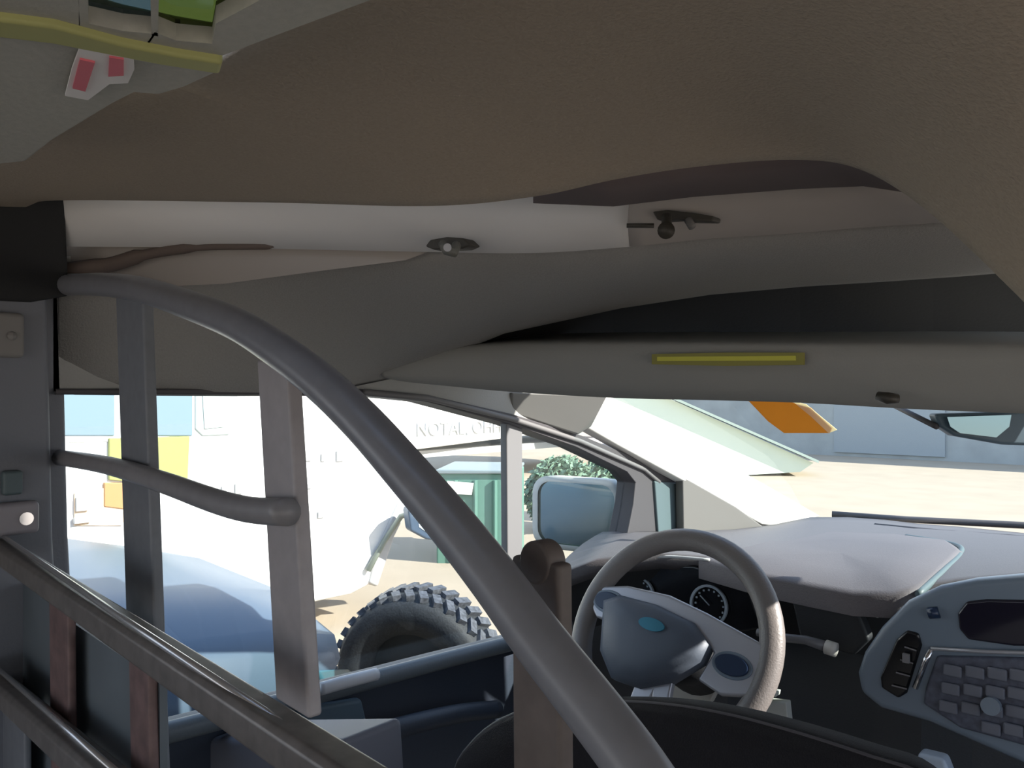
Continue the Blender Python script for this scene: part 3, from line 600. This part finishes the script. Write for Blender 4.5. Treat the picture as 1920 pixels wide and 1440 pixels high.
# ================================================================== OUTSIDE
m = MB().prism([(-60, -40, -.05), (40, -40, -.05), (40, 60, -.05), (-60, 60, -.05)], (0, 0, .05)); struct('ground', m, M_ground, label='sunlit beige asphalt lot')
# near white van
X0 = CAM.x - 4.5
V = lambda px, py, x=X0: A(px, py, x=x)
wv = thing('white_van', 'near white van with side windows parked beyond the blue grey car', 'van', (X0 - .9, 2.0, 0))
y_end = V(782, 900).y
prof = [(-2.2, .28), (V(660, 1138).y, .20), (V(705, 1130).y, .25), (V(735, 1010).y, .55), (V(775, 930).y, .85), (y_end + .02, 1.05), (y_end - .25, 1.35), (y_end - .9, 2.1), (-2.2, 2.1)]
m = MB().prism([(X0, a, b) for a, b in prof], (-1.9, 0, 0)); build('body', m, M_white, wv, bevel=.04)
M_vg = M_carglass
for (a, b, c0, d0) in ((-60, 216, 700, 818), (262, 362, 700, 818)):
    m = MB().prism([V(a, c0, X0 + .01), V(b, c0, X0 + .01), V(b, d0, X0 + .01), V(a, d0, X0 + .01)], (-.02, 0, 0)); build('side_window', m, M_vg, wv, bevel=.01)
m = MB().prism([V(366, 700, X0 + .01), V(446, 700, X0 + .01), V(446, 795, X0 + .01), V(430, 816, X0 + .01), V(380, 818, X0 + .01), V(366, 805, X0 + .01)], (-.02, 0, 0)); f_ = build('rear_window', m, mat('grey_window_rubber', (.35, .40, .40), .5), wv, bevel=.01)
m = MB().prism([V(378, 700, X0 + .016), V(432, 700, X0 + .016), V(432, 785, X0 + .016), V(420, 800, X0 + .016), V(384, 804, X0 + .016)], (-.01, 0, 0)); build('pane', m, mat('pale_aqua_pane', (.58, .68, .66), .2), f_)
m = MB().prism([V(205, 822, X0 + .02), V(356, 818, X0 + .02), V(352, 908, X0 + .02), V(280, 906, X0 + .02), V(205, 900, X0 + .02)], (-.03, 0, 0)); build('side_panel', m, M_yel, wv, bevel=.005, label='yellow green square panel')
m = MB().prism([V(196, 905, X0 + .02), V(236, 905, X0 + .02), V(236, 955, X0 + .02), V(196, 950, X0 + .02)], (-.03, 0, 0)); build('reflector', m, M_orange, wv, bevel=.005)
m = MB().prism([V(140, 925, X0 + .012), V(196, 915, X0 + .012), V(236, 960, X0 + .012), V(230, 985, X0 + .012), V(140, 985, X0 + .012)], (-.02, 0, 0)); build('decal', m, mat('pale_orange_decal', (.80, .58, .40), .5), wv)
m = MB(); m.box(V(154, 945, X0 + .02), (.02, .06, .07)); m.box(V(154, 975, X0 + .02), (.02, .08, .03)); build('marking', m, M_greyp, wv)
for px, py, w_, h_ in ((448, 916, .05, .06), (420, 918, .03, .04), (578, 857, .05, .05), (606, 858, .03, .05), (638, 855, .06, .07), (576, 912, .07, .03), (574, 966, .05, .05), (602, 965, .05, .04)):
    m = MB().box(V(px, py, X0 + .008), (.012, w_, h_)); build('fastener', m, M_greyp, wv, bevel=.002)
m = MB().tube([V(616, 860, X0), V(616, 1040, X0)], .006, n=6); m.tube([V(520, 822, X0), V(130, 828, X0)], .006, n=6); build('door_seam', m, mat('pale_seam', (.6, .6, .6), .6), wv)
m = MB().prism([(X0 + .02, V(690, 1130).y, .26), (X0 + .02, V(706, 1132).y, .22), (X0 + .02, V(738, 1010).y, .56), (X0 + .02, V(778, 930).y, .85), (X0 + .02, V(745, 950).y, .80), (X0 + .02, V(706, 1040).y, .5)], (-1.9, 0, 0)); build('corner_shade', m, M_greyp, wv, bevel=.02)  # grey piece drawn as the shading on the van's front corner
m = MB().prism([V(px, py, X0 + .3) for px, py in ((765, 955), (790, 940), (826, 978), (838, 1016), (800, 1012), (770, 996))], (-.12, .05, 0)); f_ = build('side_mirror', m, mat('dark_blue_plastic', (.05, .08, .13), .4), wv, bevel=.02)
m = MB().prism([V(px, py, X0 + .305) for px, py in ((784, 966), (804, 966), (824, 990), (822, 1002), (800, 998), (786, 988))], (-.01, 0, 0)); build('mirror_glass', m, mat('pale_blue_reflector', (.55, .65, .75), .3), f_)
m = MB().tube([V(690, 1070, X0 + .03), V(720, 1015, X0 + .03), V(752, 968, X0 + .1), V(780, 960, X0 + .25)], .02, n=8); build('mirror_arm', m, mat('grey_green_arm', (.22, .25, .22), .5), wv, smooth=True)
for yy in (-1.6, .6):
    m = MB().disc((X0 - .02, yy, .33), (1, 0, 0), .33, .05, 32); build('wheel', m, M_tyre, wv)
# far white trailer
X1 = CAM.x - 10.2
U = lambda px, py, x=X1: A(px, py, x=x)
tl_ = thing('white_trailer', 'large far white box trailer with faint grey lettering on its side', 'trailer', (X1 - 1.2, 11, 0))
ya, yb = U(560, 880).y, U(1186, 880).y
m = MB().prism([(X1, ya, .55), (X1, yb, .95), (X1, yb, 4.0), (X1, ya, 4.0)], (-2.4, 0, 0)); build('box', m, M_white, tl_, bevel=.03)
m = MB().box((X1 - 1.2, (ya + yb) / 2, .55), (2.0, (yb - ya) * .9, .12)); build('chassis', m, M_greyp, tl_)
for t in (.03, .12):
    m = MB().disc((X1 - .05, ya + (yb - ya) * t, .45), (1, 0, 0), .45, .2, 28); build('wheel', m, M_tyre, tl_)
# lettering (indistinct in the photograph)
tx = bpy.data.curves.new('lettering', 'FONT'); tx.body = 'NOTAL, OHH'; tx.size = 1.0; tx.extrude = .01; tx.align_x = 'CENTER'; tx.align_y = 'CENTER'
to = bpy.data.objects.new('lettering_source', tx); COL.objects.link(to)
bpy.context.view_layer.update()
dg = bpy.context.evaluated_depsgraph_get(); tm = bpy.data.meshes.new_from_object(to.evaluated_get(dg)); bpy.data.objects.remove(to)
tm.name = 'lettering'; tm.materials.clear(); tm.materials.append(M_ink)
w_px = U(942, 800).y - U(786, 800).y
xs = [v.co.x for v in tm.vertices]; k_ = w_px / (max(xs) - min(xs)); hgt = (U(860, 790).z - U(860, 818).z); ys_ = [v.co.y for v in tm.vertices]; kz = hgt / (max(ys_) - min(ys_))
lc = U(864, 803)
for v in tm.vertices:
    x_, y_, z_ = v.co; v.co = Vector((X1 + .02 + z_, lc.y + x_ * k_ * 1.0, lc.z + y_ * kz)) - tl_.location
lo = bpy.data.objects.new('lettering', tm); COL.objects.link(lo); lo.parent = tl_
# blue-grey car
bc = thing('blue_car', 'blue grey car parked close outside the driver window', 'car', (-2.9, 1.2, 0))
xr = CAM.x - 1.98; xl = xr - 1.98; CS = -.66
def sect(y, h, sh, inset, zb=.30):   # cross section of the car body at y
    return [Vector((xr + inset * -1, y, zb)), Vector((xr + .02 - inset, y, .45)), Vector((xr + .03 - inset, y, sh - .16)), Vector((xr + .01 - inset, y, sh - .05)), Vector((xr - .05 - inset, y, sh)), Vector((xr - .35 - inset, y, h)), Vector(((xl + xr) / 2, y, h + .03)), Vector((xl + .35 + inset, y, h)), Vector((xl + .05 + inset, y, sh)), Vector((xl + inset, y, sh - .16)), Vector((xl + inset, y, zb))]
m = MB().grid([sect(-2.2, .95, .92, .1), sect(-2.0, 1.0, .95, 0), sect(.4, 1.0, .94, 0), sect(1.3, .97, .90, 0), sect(1.9, .90, .83, .02), sect(2.15, .84, .76, .06), sect(2.32, .72, .66, .22, .34), sect(2.38, .55, .52, .36, .36)])
m.f.append(tuple(range(11))); m.f.append(tuple(range(7 * 11, 8 * 11)))
m.v = [Vector((v.x, v.y, v.z * 1.09)) for v in m.v]; m.v = [Vector((v.x, v.y - max(0, .80 - v.z) * .8 * max(0, min(1, (v.y - 1.5) / .6)), v.z)) for v in m.v]
m.v = [v + Vector((0, CS, 0)) for v in m.v]; build('body', m, M_bluecar, bc, smooth=True)
m = MB().grid([[Vector((xr - .12, .5, 1.0)), Vector(((xl + xr) / 2, .75, 1.03)), Vector((xl + .12, .5, 1.0))], [Vector((xr - .25, -.2, 1.36)), Vector(((xl + xr) / 2, -.05, 1.4)), Vector((xl + .25, -.2, 1.36))]]); m.v = [v + Vector((0, CS, 0)) for v in m.v]; build('windshield', m, M_carglass, bc, solid=.01)
m = MB().grid([[Vector((xr - .05, .5, .98)), Vector((xr - .05, -1.8, .98))], [Vector((xr - .22, -.2, 1.36)), Vector((xr - .22, -1.5, 1.36))]]); m.v = [v + Vector((0, CS, 0)) for v in m.v]; build('side_glass', m, M_carglass, bc, solid=.01)
m = MB().prism([(xr - .22, -.2, 1.37), (xl + .22, -.2, 1.37), (xl + .22, -1.6, 1.37), (xr - .22, -1.6, 1.37)], (0, 0, .05)); m.v = [v + Vector((0, CS, 0)) for v in m.v]; build('roof', m, M_bluecar, bc, bevel=.02)
m = MB().prism([(xr - .03, 1.98, .77), (xr - .06, 2.12, .73), (xr - .14, 2.2, .68), (xr - .14, 2.16, .64), (xr - .03, 2.04, .68)], (.03, .03, .01)); m.v = [v + Vector((0, CS, 0)) for v in m.v]; build('headlight', m, mat('teal_headlight_lens', (.06, .16, .21), .3), bc, bevel=.01, label='teal headlight lens')
for yy in (-1.4, 1.55):
    m = MB().disc((xr - .10, yy, .32), (1, 0, 0), .33, .14, 36); m.v = [v + Vector((0, CS, 0)) for v in m.v]; wl = build('wheel', m, M_tyre, bc)
    m = MB().disc((xr + .035, yy, .32), (1, 0, 0), .2, .012, 36); m.v = [v + Vector((0, CS, 0)) for v in m.v]; build('hubcap', m, M_greyp, wl)
# big tyre standing outside
ty = thing('loose_tyre', 'upright black treaded tyre outside beyond the door sill', 'tyre', A(790, 1413, d=3.52))
tcn = A(786, 1258, d=3.52); ax = Vector((.45, -.88, -.08)).normalized(); q = ax.to_track_quat('Z', 'Y').to_matrix()
TK = .94
m = MB(); R = []
for r_, z_ in ((.21, -.09), (.29, -.125), (.35, -.12), (.372, -.09), (.375, 0), (.372, .09), (.35, .12), (.29, .125), (.21, .09)):
    R.append([tcn + q @ Vector((TK * r_ * math.cos(2 * math.pi * k / 56), TK * r_ * math.sin(2 * math.pi * k / 56), z_)) for k in range(56)])
R.append(R[0]); m.grid(R, True); build('carcass', m, M_tyre, ty, smooth=True)
m = MB()
for k in range(36):
    a = 2 * math.pi * k / 36
    for sgn in (-1, 1):
        c_ = tcn + q @ Vector((TK * .382 * math.cos(a + sgn * .03), TK * .382 * math.sin(a + sgn * .03), sgn * .055))
        Rb = q @ Matrix.Rotation(a, 3, 'Z') @ Matrix.Rotation(sgn * .5, 3, 'X'); m.box(c_, (.022, .036, .08), Rb)
build('tread', m, mat('dusty_tread_rubber', (.075, .08, .095), .6, var=.5, scale=60), ty)
m = MB().disc(tcn + ax * .0, ax, .205, .03, 40); build('rim', m, mat('dark_rim', (.02, .025, .03), .5), ty)
# green bin
gd = thing('green_bin', 'teal green waste bin between the trailer and the windshield pillar', 'bin', A(890, 1080, d=7.5))
g0 = A(818, 1078, d=7.5); g1 = A(966, 1078, d=7.5); gz = A(890, 888, d=7.5).z; dep = Vector((-.5, .7, 0))
m = MB().prism([g0, g1, Vector((g1.x, g1.y, gz)), Vector((g0.x, g0.y, gz + .02))], dep); build('body', m, M_green, gd, bevel=.02)
m = MB().prism([Vector((g0.x, g0.y, gz)) + Vector((.02, -.03, 0)), Vector((g1.x, g1.y, gz)) + Vector((.02, -.03, 0)), Vector((g1.x, g1.y, gz + .03)) + Vector((.02, -.03, 0)), Vector((g0.x, g0.y, gz + .04)) + Vector((.02, -.03, 0))], dep * 1.1); build('lid', m, mat('slate_lid', (.2, .25, .27), .5), gd, bevel=.01)
m = MB().prism([A(px, py, d=7.46) for px, py in ((838, 902), (888, 906), (884, 928), (846, 926))], dep * .02); build('label_plate', m, M_paper, gd)
for t in (.25, .5, .75):
    p = g0.lerp(g1, t); m = MB().tube([Vector((p.x, p.y, .05)) - dep * .02, Vector((p.x, p.y, gz - .06)) - dep * .02], .02, n=6); build('rib', m, M_green, gd)
# hedge seen through the small front pane
def shrub(name, label, c, r, n, mt, grp=None):
    m = MB()
    for k in range(n):
        v = Vector((random.gauss(0, 1), random.gauss(0, 1), random.gauss(0, 1))).normalized() * (random.random() ** .35)
        p = Vector((c.x + v.x * r[0], c.y + v.y * r[1], r[2] + v.z * r[2] * .98)); nn = Vector((random.gauss(0, 1), random.gauss(0, 1), random.gauss(0, 1))).normalized()
        a = nn.orthogonal().normalized(); b = nn.cross(a); s_ = random.uniform(.03, .06)
        m.v += [p - a * s_, p - b * s_ * .5, p + a * s_, p + b * s_ * .5]; k0 = len(m.v) - 4; m.f.append((k0, k0 + 1, k0 + 2, k0 + 3))
    root = thing(name, label, 'shrub', (c.x, c.y, 0), grp)
    build('foliage', m, mt, root); m2 = MB()
    for k in range(5):
        a = k * 1.3; m2.tube([Vector((c.x, c.y, 0)), Vector((c.x + math.cos(a) * r[0] * .4, c.y + math.sin(a) * r[1] * .4, r[2] * 1.2))], [.03, .012], n=6)
    build('stem', m2, M_dark, root)
shrub('shrub', 'grey green shrub outside, nearest the window divider', A(1052, 1000, d=9.3), (.36, .5, .44), 5000, M_leaf)
shrub('shrub', 'grey green shrub outside, just left of the pillar', A(1148, 1000, d=10.2), (.45, .6, .40), 5000, M_leaf)
# slate blue building beyond the windshield
bd = thing('building', 'long slate blue building in shade beyond the windshield', 'building', (4, 20, 0))
m = MB().box((6, 23.5, 1.5), (36, 5, 3.0)); build('wall', m, M_build, bd)
m = MB().box((6, 21.0, 3.0), (36.4, .5, .2)); build('roof_edge', m, M_greyp, bd)
for k in range(6):
    m = MB().box((-6 + k * 4.5, 20.98, 1.25), (2.6, .06, 2.3)); build('shutter', m, mat('slate_shutter', (.32, .36, .39), .6), bd)
# pale green lean-to
sd = thing('shed', 'pale green sloping shed left of the slate blue building', 'shed', A(1350, 860, d=16))
dS = lambda px, py: A(px, py, d=15.5)
m = MB().prism([dS(1150, 905), dS(1150, 640), dS(1180, 715), dS(1265, 752), dS(1400, 812), dS(1525, 868), dS(1500, 885)], (-.6, .9, 0)); build('wall', m, M_pale, sd)
m = MB().prism([dS(1180, 712), dS(1265, 748), dS(1530, 864), dS(1530, 869), dS(1265, 753), dS(1180, 717)], (-.62, .95, 0)); m.v = [v + Vector((.1, -.12, .02)) for v in m.v]; build('roof', m, mat('grey_green_roof', (.35, .42, .38), .6), sd)
